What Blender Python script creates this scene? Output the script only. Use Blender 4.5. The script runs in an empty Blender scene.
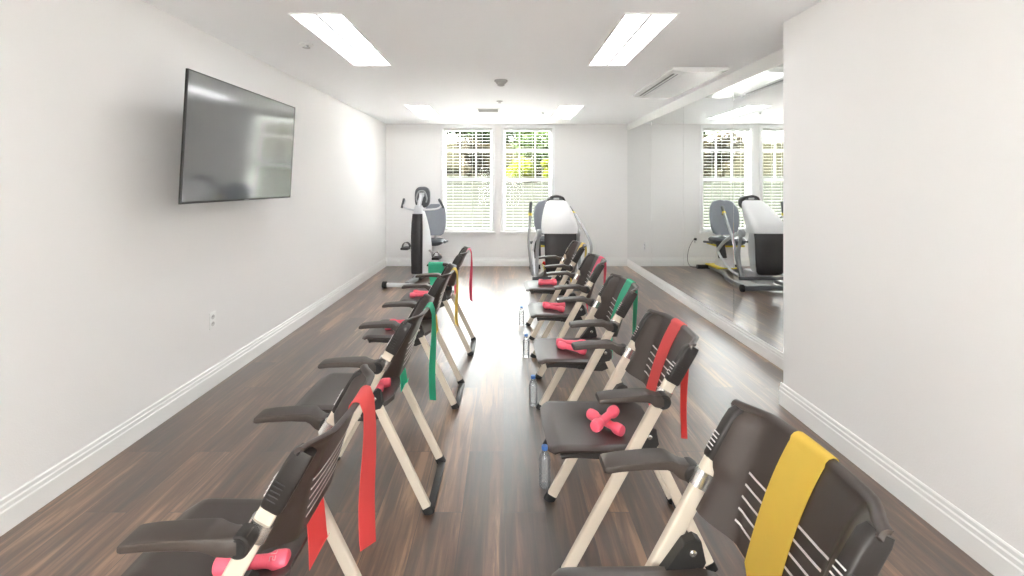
import bpy, bmesh, math, random
from mathutils import Vector, Matrix
random.seed(7)
sc = bpy.context.scene
C = sc.collection
PI = math.pi

# ------------------------------------------------------------------ materials
def mat(name, col, rough=0.5, metal=0.0, spec=None, ior=None, emit=None, estr=0.0, bump=None, coat=0.0, noise=None):
    m = bpy.data.materials.new(name); m.use_nodes = True
    nt = m.node_tree; b = nt.nodes['Principled BSDF']
    b.inputs['Base Color'].default_value = (*col, 1)
    b.inputs['Roughness'].default_value = rough
    b.inputs['Metallic'].default_value = metal
    if ior: b.inputs['IOR'].default_value = ior
    if spec is not None: b.inputs['Specular IOR Level'].default_value = spec
    if coat: b.inputs['Coat Weight'].default_value = coat
    if emit:
        b.inputs['Emission Color'].default_value = (*emit, 1)
        b.inputs['Emission Strength'].default_value = estr
    tc = None
    if bump or noise:
        tc = nt.nodes.new('ShaderNodeTexCoord')
    if bump:
        sc_, st, dist = bump
        n = nt.nodes.new('ShaderNodeTexNoise'); n.inputs['Scale'].default_value = sc_; n.inputs['Detail'].default_value = 3
        nt.links.new(tc.outputs['Object'], n.inputs['Vector'])
        bp = nt.nodes.new('ShaderNodeBump'); bp.inputs['Strength'].default_value = st; bp.inputs['Distance'].default_value = dist
        nt.links.new(n.outputs['Fac'], bp.inputs['Height']); nt.links.new(bp.outputs['Normal'], b.inputs['Normal'])
    if noise:
        sc_, amt = noise
        n = nt.nodes.new('ShaderNodeTexNoise'); n.inputs['Scale'].default_value = sc_; n.inputs['Detail'].default_value = 4
        nt.links.new(tc.outputs['Object'], n.inputs['Vector'])
        mx = nt.nodes.new('ShaderNodeMix'); mx.data_type = 'RGBA'
        mx.inputs['A'].default_value = (*[c * (1 - amt) for c in col], 1)
        mx.inputs['B'].default_value = (*[min(1, c * (1 + amt)) for c in col], 1)
        nt.links.new(n.outputs['Fac'], mx.inputs['Factor']); nt.links.new(mx.outputs['Result'], b.inputs['Base Color'])
    return m

M = {}
M['wall'] = mat('wall_paint', (.865, .855, .85), .75, bump=(160, .25, .002), noise=(1.2, .008))
M['ceil'] = mat('ceiling_paint', (.94, .945, .955), .8, bump=(140, .25, .002), noise=(1.5, .006))
M['trim'] = mat('trim_paint', (.86, .86, .85), .35, noise=(3, .006))
M['winframe'] = mat('window_vinyl', (.88, .88, .88), .35, noise=(5, .01))
M['blind'] = mat('blind_vinyl', (.72, .72, .70), .5, noise=(8, .01))
M['plastic'] = mat('chair_plastic', (.044, .030, .024), .36, ior=1.65, bump=(420, .12, .0008), noise=(14, .06))
M['arm'] = mat('armrest_plastic', (.052, .038, .031), .42, bump=(420, .1, .0006), noise=(14, .06))
M['sleeve'] = mat('sleeve_plastic', (.022, .017, .015), .45, noise=(20, .05))
M['cream'] = mat('cream_steel', (.66, .575, .475), .38, noise=(8, .02))
M['slot'] = mat('slot_glint', (.72, .68, .68), .35, noise=(30, .03))  # pale colour stands for light glinting at the backrest slits and vents
M['notch'] = mat('notch_edge', (.42, .40, .40), .35, noise=(30, .03))
M['chrome'] = mat('clamp_chrome', (.62, .60, .57), .25, metal=.9, noise=(20, .03))
M['rubber'] = mat('black_rubber', (.012, .011, .011), .5, noise=(30, .05))
M['steelblack'] = mat('black_steel', (.035, .033, .032), .35, noise=(30, .05))
M['pink'] = mat('pink_vinyl', (.95, .13, .20), .42, coat=.15, noise=(40, .03))
M['mark'] = mat('dumbbell_mark', (.90, .40, .42), .5, noise=(40, .02))
M['silver'] = mat('machine_silver', (.42, .43, .44), .38, metal=.25, noise=(6, .02))
M['lightsilver'] = mat('machine_light_silver', (.72, .73, .75), .35, noise=(6, .02))
M['white'] = mat('machine_white', (.84, .84, .85), .35, noise=(6, .01))
M['dark'] = mat('machine_dark', (.028, .025, .026), .35, noise=(10, .06))
M['darkgrey'] = mat('machine_grey', (.11, .115, .125), .5, noise=(12, .05))
M['seatgrey'] = mat('seat_grey', (.30, .32, .36), .55, bump=(200, .1, .001), noise=(12, .05))
M['seatslate'] = mat('seat_slate', (.10, .105, .12), .5, bump=(200, .1, .001), noise=(12, .05))
M['yellowp'] = mat('yellow_plastic', (.80, .62, .05), .4, noise=(10, .03))
M['redp'] = mat('red_plastic', (.6, .03, .02), .4, noise=(10, .03))
M['screenoff'] = mat('display_glass', (.02, .022, .025), .12, noise=(10, .03))
M['tvscreen'] = mat('tv_screen', (.040, .040, .042), .10, ior=2.8, noise=(2, .02))
M['tvbody'] = mat('tv_body', (.012, .011, .010), .4, noise=(10, .05))
M['steel'] = mat('brushed_steel', (.5, .5, .5), .35, metal=.9, noise=(20, .04))
M['lens'] = mat('light_lens', (.9, .9, .9), .4, emit=(.98, .99, 1.0), estr=7.5)
M['lens'].node_tree.nodes['Principled BSDF'].inputs['Emission Strength'].default_value = 7.5
M['outlet'] = mat('outlet_plastic', (.88, .88, .87), .3, noise=(20, .01))
M['socket'] = mat('socket_face', (.62, .62, .61), .4, noise=(20, .01))
M['slotdark'] = mat('slot_dark', (.05, .05, .05), .6, noise=(20, .05))
M['detector'] = mat('detector_plastic', (.42, .41, .40), .5, noise=(20, .02))
M['bluecap'] = mat('blue_cap', (.05, .17, .50), .35, noise=(40, .04))
M['label'] = mat('bottle_label', (.80, .80, .84), .5, noise=(60, .03))
M['acw'] = mat('unit_white', (.84, .84, .84), .18, noise=(6, .01))
M['grille'] = mat('vent_grille', (.58, .58, .57), .5, noise=(20, .02))
M['bark'] = mat('bark', (.10, .07, .045), .9, bump=(30, .6, .02), noise=(12, .3))
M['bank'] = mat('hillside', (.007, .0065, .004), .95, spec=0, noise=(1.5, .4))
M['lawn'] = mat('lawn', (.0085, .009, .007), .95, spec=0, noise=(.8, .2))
M['fill_paving'] = mat('dark_fill_paving', (.22, .21, .20), .9, noise=(.7, .06))
M['bounce'] = mat('bounce_concrete', (.82, .81, .80), .9, noise=(.7, .06))  # pale so the added slab throws daylight up to the ceiling
M['road'] = mat('road', (.16, .16, .16), .9, noise=(.7, .12))

def leafmat(name, c1, c2):
    m = bpy.data.materials.new(name); m.use_nodes = True; nt = m.node_tree
    b = nt.nodes['Principled BSDF']; b.inputs['Roughness'].default_value = .6; b.inputs['Specular IOR Level'].default_value = .1
    tc = nt.nodes.new('ShaderNodeTexCoord'); n = nt.nodes.new('ShaderNodeTexNoise'); n.inputs['Scale'].default_value = 2.2
    nt.links.new(tc.outputs['Object'], n.inputs['Vector'])
    cr = nt.nodes.new('ShaderNodeValToRGB')
    cr.color_ramp.elements[0].position = .35; cr.color_ramp.elements[0].color = (*c1, 1)
    cr.color_ramp.elements[1].position = .65; cr.color_ramp.elements[1].color = (*c2, 1)
    nt.links.new(n.outputs['Fac'], cr.inputs['Fac']); nt.links.new(cr.outputs['Color'], b.inputs['Base Color'])
    t = nt.nodes.new('ShaderNodeBsdfTranslucent'); nt.links.new(cr.outputs['Color'], t.inputs['Color'])
    mx = nt.nodes.new('ShaderNodeMixShader'); mx.inputs['Fac'].default_value = .35
    nt.links.new(b.outputs[0], mx.inputs[1]); nt.links.new(t.outputs[0], mx.inputs[2])
    nt.links.new(mx.outputs[0], nt.nodes['Material Output'].inputs['Surface'])
    return m
M['leaf_dark'] = leafmat('leaf_dark', (.006, .012, .005), (.024, .038, .012))
M['leaf_mid'] = leafmat('leaf_mid', (.012, .022, .007), (.038, .055, .014))
M['leaf_brown'] = leafmat('leaf_brown', (.011, .010, .006), (.034, .025, .011))
M['leaf_yellow'] = leafmat('leaf_yellow', (.065, .085, .004), (.12, .125, .007))

def bandmat(name, col):
    m = bpy.data.materials.new(name); m.use_nodes = True; nt = m.node_tree
    b = nt.nodes['Principled BSDF']; b.inputs['Roughness'].default_value = .45
    tc = nt.nodes.new('ShaderNodeTexCoord'); n = nt.nodes.new('ShaderNodeTexNoise'); n.inputs['Scale'].default_value = 25
    nt.links.new(tc.outputs['Object'], n.inputs['Vector'])
    mx = nt.nodes.new('ShaderNodeMix'); mx.data_type = 'RGBA'
    mx.inputs['A'].default_value = (*[c * .96 for c in col], 1); mx.inputs['B'].default_value = (*col, 1)
    nt.links.new(n.outputs['Fac'], mx.inputs['Factor']); nt.links.new(mx.outputs['Result'], b.inputs['Base Color'])
    t = nt.nodes.new('ShaderNodeBsdfTranslucent'); nt.links.new(mx.outputs['Result'], t.inputs['Color'])
    ms = nt.nodes.new('ShaderNodeMixShader'); ms.inputs['Fac'].default_value = .5
    nt.links.new(b.outputs[0], ms.inputs[1]); nt.links.new(t.outputs[0], ms.inputs[2])
    nt.links.new(ms.outputs[0], nt.nodes['Material Output'].inputs['Surface'])
    return m
M['b_yellow'] = bandmat('band_yellow', (.97, .74, .14))
M['b_red'] = bandmat('band_red', (1.0, .17, .165))
M['b_green'] = bandmat('band_green', (.06, .66, .40))
M['b_pink'] = bandmat('band_pink', (1.0, .13, .25))

def glassmat(name, tint=(1, 1, 1), dif=0):
    m = bpy.data.materials.new(name); m.use_nodes = True; nt = m.node_tree
    nt.nodes.remove(nt.nodes['Principled BSDF'])
    tr = nt.nodes.new('ShaderNodeBsdfTransparent'); tr.inputs['Color'].default_value = (*tint, 1)
    g = nt.nodes.new('ShaderNodeBsdfGlossy'); g.inputs['Roughness'].default_value = .03
    fr = nt.nodes.new('ShaderNodeFresnel'); fr.inputs['IOR'].default_value = 1.45 if dif else 1.13
    ms = nt.nodes.new('ShaderNodeMixShader')
    nt.links.new(fr.outputs[0], ms.inputs['Fac'])
    nt.links.new(tr.outputs[0], ms.inputs[1]); nt.links.new(g.outputs[0], ms.inputs[2])
    out = ms.outputs[0]
    if dif:
        d = nt.nodes.new('ShaderNodeBsdfTranslucent'); d.inputs['Color'].default_value = (.95, .96, .98, 1)
        d2 = nt.nodes.new('ShaderNodeBsdfDiffuse'); d2.inputs['Color'].default_value = (.9, .92, .95, 1)
        m1 = nt.nodes.new('ShaderNodeMixShader'); nt.links.new(d.outputs[0], m1.inputs[1]); nt.links.new(d2.outputs[0], m1.inputs[2])
        m2 = nt.nodes.new('ShaderNodeMixShader'); m2.inputs['Fac'].default_value = dif
        nt.links.new(out, m2.inputs[1]); nt.links.new(m1.outputs[0], m2.inputs[2]); out = m2.outputs[0]
    nt.links.new(out, nt.nodes['Material Output'].inputs['Surface'])
    return m
M['glass'] = glassmat('window_glass', (.96, .98, .97))
M['pet'] = glassmat('bottle_plastic', (.98, .985, .99), .13)
M['water'] = glassmat('bottle_water', (.985, .99, .995), .10)

def mirror_mat():
    m = bpy.data.materials.new('mirror_glass'); m.use_nodes = True; nt = m.node_tree
    b = nt.nodes['Principled BSDF']
    b.inputs['Base Color'].default_value = (.86, .875, .87, 1); b.inputs['Metallic'].default_value = 1
    b.inputs['Roughness'].default_value = .012
    return m
M['mirror'] = mirror_mat()

def floor_mat():
    m = bpy.data.materials.new('wood_plank_floor'); m.use_nodes = True; nt = m.node_tree; L = nt.links
    b = nt.nodes['Principled BSDF']
    tc = nt.nodes.new('ShaderNodeTexCoord')
    sep = nt.nodes.new('ShaderNodeSeparateXYZ'); L.new(tc.outputs['Object'], sep.inputs[0])
    com = nt.nodes.new('ShaderNodeCombineXYZ'); L.new(sep.outputs['Y'], com.inputs['X']); L.new(sep.outputs['X'], com.inputs['Y'])
    br = nt.nodes.new('ShaderNodeTexBrick'); L.new(com.outputs[0], br.inputs['Vector'])
    br.offset = .37; br.inputs['Scale'].default_value = 1
    br.inputs['Brick Width'].default_value = 1.22; br.inputs['Row Height'].default_value = .18
    br.inputs['Mortar Size'].default_value = .0016; br.inputs['Mortar Smooth'].default_value = .2
    br.inputs['Color1'].default_value = (0, 0, 0, 1); br.inputs['Color2'].default_value = (1, 1, 1, 1)
    br.inputs['Mortar'].default_value = (.5, .5, .5, 1)
    # grain
    mp = nt.nodes.new('ShaderNodeMapping'); L.new(com.outputs[0], mp.inputs['Vector']); mp.inputs['Scale'].default_value = (1.6, 26, 1)
    addv = nt.nodes.new('ShaderNodeVectorMath'); addv.operation = 'ADD'
    L.new(mp.outputs[0], addv.inputs[0])
    sc3 = nt.nodes.new('ShaderNodeVectorMath'); sc3.operation = 'SCALE'; L.new(br.outputs['Color'], sc3.inputs[0]); sc3.inputs['Scale'].default_value = 13
    L.new(sc3.outputs[0], addv.inputs[1])
    n1 = nt.nodes.new('ShaderNodeTexNoise'); n1.inputs['Scale'].default_value = 1; n1.inputs['Detail'].default_value = 6; n1.inputs['Roughness'].default_value = .65; n1.inputs['Distortion'].default_value = .6
    L.new(addv.outputs[0], n1.inputs['Vector'])
    mp2 = nt.nodes.new('ShaderNodeMapping'); L.new(com.outputs[0], mp2.inputs['Vector']); mp2.inputs['Scale'].default_value = (.9, 6, 1)
    n2 = nt.nodes.new('ShaderNodeTexNoise'); n2.inputs['Scale'].default_value = 1; n2.inputs['Detail'].default_value = 3
    L.new(mp2.outputs[0], n2.inputs['Vector'])
    # combine factor
    a = nt.nodes.new('ShaderNodeMath'); a.operation = 'MULTIPLY_ADD'; L.new(br.outputs['Color'], a.inputs[0]); a.inputs[1].default_value = .20
    L.new(n1.outputs['Fac'], a.inputs[2])
    a2 = nt.nodes.new('ShaderNodeMath'); a2.operation = 'MULTIPLY_ADD'; L.new(n2.outputs['Fac'], a2.inputs[0]); a2.inputs[1].default_value = .7
    L.new(a.outputs[0], a2.inputs[2])
    cr = nt.nodes.new('ShaderNodeValToRGB'); e = cr.color_ramp.elements
    e[0].position = .62; e[0].color = (.026, .011, .005, 1)
    e[1].position = 1.18; e[1].color = (.33, .185, .10, 1)
    e[1].position = 1.0
    x = cr.color_ramp.elements.new(.80); x.color = (.082, .038, .020, 1)
    x = cr.color_ramp.elements.new(.92); x.color = (.17, .088, .048, 1)
    sub = nt.nodes.new('ShaderNodeMath'); sub.operation = 'MULTIPLY'; L.new(a2.outputs[0], sub.inputs[0]); sub.inputs[1].default_value = .87
    L.new(sub.outputs[0], cr.inputs['Fac'])
    mx = nt.nodes.new('ShaderNodeMix'); mx.data_type = 'RGBA'; L.new(br.outputs['Fac'], mx.inputs['Factor'])
    L.new(cr.outputs['Color'], mx.inputs['A']); mx.inputs['B'].default_value = (.035, .022, .016, 1)
    L.new(mx.outputs['Result'], b.inputs['Base Color'])
    mr = nt.nodes.new('ShaderNodeMapRange'); L.new(n1.outputs['Fac'], mr.inputs['Value'])
    mr.inputs['To Min'].default_value = .34; mr.inputs['To Max'].default_value = .50
    L.new(mr.outputs[0], b.inputs['Roughness'])
    bp = nt.nodes.new('ShaderNodeBump'); bp.inputs['Strength'].default_value = .25; bp.inputs['Distance'].default_value = .0012
    L.new(n1.outputs['Fac'], bp.inputs['Height'])
    bp2 = nt.nodes.new('ShaderNodeBump'); bp2.inputs['Strength'].default_value = .5; bp2.inputs['Distance'].default_value = .0015; bp2.invert = True
    L.new(br.outputs['Fac'], bp2.inputs['Height']); L.new(bp.outputs[0], bp2.inputs['Normal'])
    L.new(bp2.outputs[0], b.inputs['Normal'])
    b.inputs['IOR'].default_value = 1.8
    b.inputs['Coat Weight'].default_value = .8; b.inputs['Coat IOR'].default_value = 1.65; b.inputs['Coat Roughness'].default_value = .33
    return m
M['floor'] = floor_mat()

# ------------------------------------------------------------------ mesh helpers
def finish(name, bm, m, parent=None, smooth=True, angle=35):
    bmesh.ops.recalc_face_normals(bm, faces=bm.faces[:])
    me = bpy.data.meshes.new(name); bm.to_mesh(me); bm.free()
    ms = m if isinstance(m, (list, tuple)) else [m]
    for k in ms: me.materials.append(M[k])
    if smooth:
        for p in me.polygons: p.use_smooth = True
        me.set_sharp_from_angle(angle=math.radians(angle))
    o = bpy.data.objects.new(name, me); C.objects.link(o)
    if parent: o.parent = parent
    return o

def NB(): return bmesh.new()

def box(bm, x0, x1, y0, y1, z0, z1, bev=0.0, seg=2, rot=None, mi=0):
    cx, cy, cz = (x0+x1)/2, (y0+y1)/2, (z0+z1)/2
    r = bmesh.ops.create_cube(bm, size=1, matrix=Matrix.Diagonal((abs(x1-x0), abs(y1-y0), abs(z1-z0), 1)))
    vs = r['verts']
    fs = set(f for v in vs for f in v.link_faces)
    if bev:
        es = list({e for v in vs for e in v.link_edges})
        rr = bmesh.ops.bevel(bm, geom=es, offset=bev, segments=seg, affect='EDGES', profile=.6)
        vs = list({v for f in rr['faces'] for v in f.verts} | {v for v in vs if v.is_valid})
        fs = set(f for v in vs for f in v.link_faces)
    mt = Matrix.Translation((cx, cy, cz)) @ (rot.to_4x4() if rot else Matrix())
    bmesh.ops.transform(bm, matrix=mt, verts=vs)
    for f in fs: f.material_index = mi
    return vs

def sect(n, w, h, p=4.0):
    """superellipse ring, n points, half sizes w,h"""
    out = []
    for i in range(n):
        a = 2*PI*(i+.5)/n; c, s = math.cos(a), math.sin(a)
        out.append((w*math.copysign(abs(c)**(2/p), c), h*math.copysign(abs(s)**(2/p), s)))
    return out

def rrect(w, h, r, k=3):
    out = []
    for cx, cy, a0 in ((w-r, h-r, 0), (-w+r, h-r, 90), (-w+r, -h+r, 180), (w-r, -h+r, 270)):
        for i in range(k+1):
            a = math.radians(a0+90*i/k); out.append((cx+r*math.cos(a), cy+r*math.sin(a)))
    return out

def loft(bm, rings, cap=True, mi=0):
    R = [[bm.verts.new(p) for p in r] for r in rings]
    n = len(R[0])
    for a, b in zip(R, R[1:]):
        for i in range(n):
            f = bm.faces.new((a[i], a[(i+1) % n], b[(i+1) % n], b[i])); f.material_index = mi
    if cap:
        f = bm.faces.new(R[0][::-1]); f.material_index = mi
        f = bm.faces.new(R[-1]); f.material_index = mi
    return R

def smooth_path(pts, k=6):
    """Catmull-Rom through the points"""
    P = [Vector(p) for p in pts]
    if len(P) < 3: return P
    out = []
    for i in range(len(P)-1):
        p0 = P[max(i-1, 0)]; p1 = P[i]; p2 = P[i+1]; p3 = P[min(i+2, len(P)-1)]
        for j in range(k):
            t = j/k
            out.append(.5*((2*p1)+(-p0+p2)*t+(2*p0-5*p1+4*p2-p3)*t*t+(-p0+3*p1-3*p2+p3)*t**3))
    out.append(P[-1]); return out

def tube(bm, pts, w, h=None, n=10, p=2.0, side=None, k=0, mi=0, radii=None):
    """sweep along pts; side = direction of the section's first axis"""
    if k: pts = smooth_path(pts, k)
    pts = [Vector(q) for q in pts]
    h = h or w
    rings = []; prev = Vector(side) if side else None
    for i, q in enumerate(pts):
        t = (pts[min(i+1, len(pts)-1)] - pts[max(i-1, 0)]).normalized()
        if prev is None:
            prev = Vector((0, 0, 1)) if abs(t.z) < .9 else Vector((1, 0, 0))
        s = (prev - t*prev.dot(t)).normalized()
        u = t.cross(s).normalized()
        if not side: prev = s
        f = radii[i*(len(radii)-1)//max(1, len(pts)-1)] if radii else 1
        rings.append([q + s*a*f + u*b*f for a, b in sect(n, w, h, p)])
    loft(bm, rings, mi=mi)

def lathe(bm, prof, n=20, mt=None, mi=0):
    """prof: (r,z) pairs; closed by caps"""
    rings = []
    mt = mt or Matrix()
    for r, z in prof:
        rings.append([mt @ Vector((max(r, 1e-4)*math.cos(2*PI*i/n), max(r, 1e-4)*math.sin(2*PI*i/n), z)) for i in range(n)])
    loft(bm, rings, mi=mi)

def prism(bm, poly, axis, a, b, mi=0, bev=0):
    """poly 2D points, extruded along axis ('x': poly=(y,z); 'y': poly=(x,z); 'z': poly=(x,y))"""
    def P(p, t):
        return {'x': (t, p[0], p[1]), 'y': (p[0], t, p[1]), 'z': (p[0], p[1], t)}[axis]
    A = [bm.verts.new(P(p, a)) for p in poly]; B = [bm.verts.new(P(p, b)) for p in poly]
    n = len(poly); fs = []
    fs.append(bm.faces.new(A)); fs.append(bm.faces.new(B[::-1]))
    for i in range(n):
        fs.append(bm.faces.new((A[i], B[i], B[(i+1) % n], A[(i+1) % n])))
    for f in fs: f.material_index = mi
    if bev:
        es = list({e for f in fs[:2] for e in f.edges})
        bmesh.ops.bevel(bm, geom=es, offset=bev, segments=2, affect='EDGES')

def sheet(bm, grid, th, mi=0):
    """closed sheet of thickness th from a grid of points [i][j]"""
    ni, nj = len(grid), len(grid[0])
    G = [[Vector(p) for p in r] for r in grid]
    N = [[None]*nj for _ in range(ni)]
    for i in range(ni):
        for j in range(nj):
            a = G[min(i+1, ni-1)][j]-G[max(i-1, 0)][j]; b = G[i][min(j+1, nj-1)]-G[i][max(j-1, 0)]
            N[i][j] = a.cross(b).normalized() if a.cross(b).length > 1e-12 else Vector((0, 0, 1))
    T = [[bm.verts.new(G[i][j]+N[i][j]*th/2) for j in range(nj)] for i in range(ni)]
    B = [[bm.verts.new(G[i][j]-N[i][j]*th/2) for j in range(nj)] for i in range(ni)]
    fs = []
    for i in range(ni-1):
        for j in range(nj-1):
            fs.append(bm.faces.new((T[i][j], T[i+1][j], T[i+1][j+1], T[i][j+1])))
            fs.append(bm.faces.new((B[i][j], B[i][j+1], B[i+1][j+1], B[i+1][j])))
    for i in range(ni-1):
        for j in (0, nj-1):
            fs.append(bm.faces.new((T[i][j], B[i][j], B[i+1][j], T[i+1][j])))
    for j in range(nj-1):
        for i in (0, ni-1):
            fs.append(bm.faces.new((T[i][j], T[i][j+1], B[i][j+1], B[i][j])))
    for f in fs: f.material_index = mi

def tag(o, label=None, cat=None, group=None, kind=None):
    if label: o['label'] = label
    if cat: o['category'] = cat
    if group: o['group'] = group
    if kind: o['kind'] = kind
    return o
def thing(name, label, cat, loc=(0, 0, 0), rz=0, group=None):
    o = bpy.data.objects.new(name, None); C.objects.link(o)
    o.empty_display_size = .1
    o.location = loc; o.rotation_euler = (0, 0, rz)
    return tag(o, label, cat, group)
def struct(name, bm, m, smooth=False):
    return tag(finish(name, bm, m, smooth=smooth), kind='structure')
def copy_tree(o, parent=None):
    c = o.copy(); C.objects.link(c)
    if parent: c.parent = parent
    for ch in list(o.children): copy_tree(ch, c)
    return c

# ------------------------------------------------------------------ room
XL, XM, XN, YJ = -2.03, 2.12, 1.78, 2.954
YB, YF, H = 7.96, -2.6, 2.44
bm = NB(); box(bm, XL-.12, XM+.2, YF-.12, YB+.12, -.1, 0); struct('floor', bm, 'floor')
bm = NB(); box(bm, XL-.12, XM+.2, YF-.12, YB+.12, H, H+.12); struct('ceiling', bm, 'ceil')
bm = NB(); box(bm, XL-.12, XL, YF-.12, YB+.12, 0, H); struct('wall_left', bm, 'wall')
bm = NB(); box(bm, XM+.008, XM+.2, YJ-.1, YB+.12, 0, H)
struct('wall_mirror_side', bm, 'wall')
bm = NB(); box(bm, XN, XM+.2, YF-.12, YJ, 0, H, bev=.006, seg=2); struct('wall_right', bm, 'wall')
bm = NB()
DX0, DX1, DZ = -1.1, .8, 2.1
box(bm, XL, DX0, YF-.12, YF, 0, H); box(bm, DX1, XN, YF-.12, YF, 0, H); box(bm, DX0, DX1, YF-.12, YF, DZ, H); struct('wall_front', bm, 'wall')
droot = tag(bpy.data.objects.new('fill_door_1', None), kind='structure'); C.objects.link(droot)  # added glazed door behind the camera, there to fill the room with daylight
nd = 2
for k in range(nd):
    a = DX0+(DX1-DX0)*k/nd; b = DX0+(DX1-DX0)*(k+1)/nd
    bm = NB(); box(bm, a, a+.05, YF-.09, YF-.04, 0, DZ, .003); box(bm, b-.05, b, YF-.09, YF-.04, 0, DZ, .003); box(bm, a+.05, b-.05, YF-.09, YF-.04, 0, .08, .003); box(bm, a+.05, b-.05, YF-.09, YF-.04, DZ-.06, DZ, .003)
    finish('fill_door_frame', bm, 'winframe', droot)
    bm = NB(); box(bm, a+.05, b-.05, YF-.068, YF-.064, .08, DZ-.06); finish('fill_pane', bm, 'glass', droot, smooth=False)

# back wall with two window openings
W1 = (-1.045, -.205); W2 = (-.005, .80+.02)
WZ0, WZ1 = .60, 2.37
bm = NB()
for x0, x1, z0, z1 in ((XL, W1[0], 0, H), (W1[1], W2[0], 0, H), (W2[1], XM+.2, 0, H),
                       (W1[0], W1[1], 0, WZ0), (W1[0], W1[1], WZ1, H), (W2[0], W2[1], 0, WZ0), (W2[0], W2[1], WZ1, H)):
    box(bm, x0, x1, YB, YB+.15, z0, z1)
struct('wall_back', bm, 'wall')

for i, (a, b) in enumerate((W1, W2), 1):
    root = tag(bpy.data.objects.new(f'window_{i}', None), kind='structure'); C.objects.link(root)
    bm = NB()
    cw = .05
    # casing around the opening, on the room side
    box(bm, a-cw, a, YB-.018, YB+.0, WZ0-.03, WZ1+.035, .003)
    box(bm, b, b+cw, YB-.018, YB+.0, WZ0-.03, WZ1+.035, .003)
    box(bm, a-cw, b+cw, YB-.02, YB+.0, WZ1, WZ1+.05, .003)
    finish('casing', bm, 'winframe', root)
    bm = NB(); box(bm, a-cw-.01, b+cw+.01, YB-.045, YB+.06, WZ0-.035, WZ0, .005); finish('window_sill', bm, 'winframe', root)
    bm = NB()
    y0, y1 = YB+.085, YB+.135
    t = .035
    box(bm, a, a+t, y0, y1, WZ0, WZ1, .003); box(bm, b-t, b, y0, y1, WZ0, WZ1, .003)
    box(bm, a, b, y0, y1, WZ0, WZ0+.05, .003); box(bm, a, b, y0, y1, WZ1-t, WZ1, .003)
    box(bm, a, b, y0-.01, y1, 1.46, 1.515, .003)
    box(bm, a, b, y0, y1, 1.985, 2.02, .003)
    for k in (1, 2):
        x = a+(b-a)*k/3
        box(bm, x-.008, x+.008, y0+.012, y1-.012, 1.515, WZ1-t)
    finish('window_frame', bm, 'winframe', root)
    bm = NB(); box(bm, a+t, b-t, YB+.108, YB+.112, WZ0+.05, 1.46); finish('lower_pane', bm, 'glass', root, smooth=False)
    bm = NB(); box(bm, a+t, b-t, YB+.108, YB+.112, 1.515, WZ1-t); finish('upper_pane', bm, 'glass', root, smooth=False)
    # blind
    side = 'left' if i == 1 else 'right'
    bl = thing('window_blind', f'white slat blind hanging open in the {side} back window', 'blind', ((a+b)/2, YB+.042, WZ0), 0, 'blinds in the back windows')
    hw = (b-a)/2-.012; hh = WZ1-WZ0
    bm = NB(); box(bm, -hw, hw, -.027, .027, hh-.05, hh-.004, .003); finish('headrail', bm, 'blind', bl)
    bm = NB()
    z = .05
    rot = Matrix.Rotation(.10, 3, 'X')
    while z < hh-.06:
        sheet(bm, [[(x, y*math.cos(.02), z+y*math.sin(.02)+.0025*(1-(y/.024)**2)) for y in (-.024, -.012, 0, .012, .024)] for x in (-hw, hw)], .0016)
        z += .052
    finish('slats', bm, 'blind', bl)
    bm = NB(); box(bm, -hw, hw, -.025, .025, .012, .032, .004); finish('bottom_rail', bm, 'blind', bl)
    for fx in (-.62, -.2, .2, .62):
        bm = NB(); box(bm, hw*fx-.002, hw*fx+.002, -.0275, -.0262, .03, hh-.05); finish('ladder_cord', bm, 'blind', bl)

# baseboards: two-step profile
BBP = [(0, 0), (.016, 0), (.016, .088), (.012, .094), (.0125, .112), (.008, .118), (.008, .134), (.004, .14), (0, .14)]
def baseboard(name, p0, p1, nrm, hs=1.0):
    bm = NB()
    p0, p1, nrm = Vector(p0), Vector(p1), Vector(nrm)
    loft(bm, [[p + nrm*a + Vector((0, 0, z*hs)) for a, z in BBP] for p in (p0, p1)])
    struct(name, bm, 'trim')
baseboard('baseboard_left', (XL, YF, 0), (XL, YB, 0), (1, 0, 0))
baseboard('baseboard_back', (XL, YB, 0), (XM, YB, 0), (0, -1, 0))
baseboard('baseboard_mirror_side', (XM+.008, YJ, 0), (XM+.008, YB, 0), (-1, 0, 0), .9)
baseboard('baseboard_right', (XN, YF, 0), (XN, YJ+.016, 0), (-1, 0, 0))
baseboard('baseboard_jog', (XN-.01, YJ, 0), (XM, YJ, 0), (0, 1, 0))

# mirror panels
edges = [YB-.002, 6.64, 5.47, 4.27, 3.02]
ptxt = ['reaching the back wall corner', 'second from the back wall corner', 'reflecting the left edge of the window', 'nearest the camera, beside the near wall end']
for (y1, y0), tx in zip(zip(edges, edges[1:]), ptxt):
    bm = NB(); box(bm, XM-.001, XM+.005, y0+.0025, y1-.0025, .128, 2.325, .001, 1)
    tag(finish('mirror_panel', bm, 'mirror', smooth=False), 'tall frameless wall mirror panel ' + tx, 'mirror', 'mirror panels along the right wall')
bm = NB(); box(bm, XM-.004, XM+.008, YJ, YB, 2.325, H, .001, 1); struct('trim_1', bm, 'trim')

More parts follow.
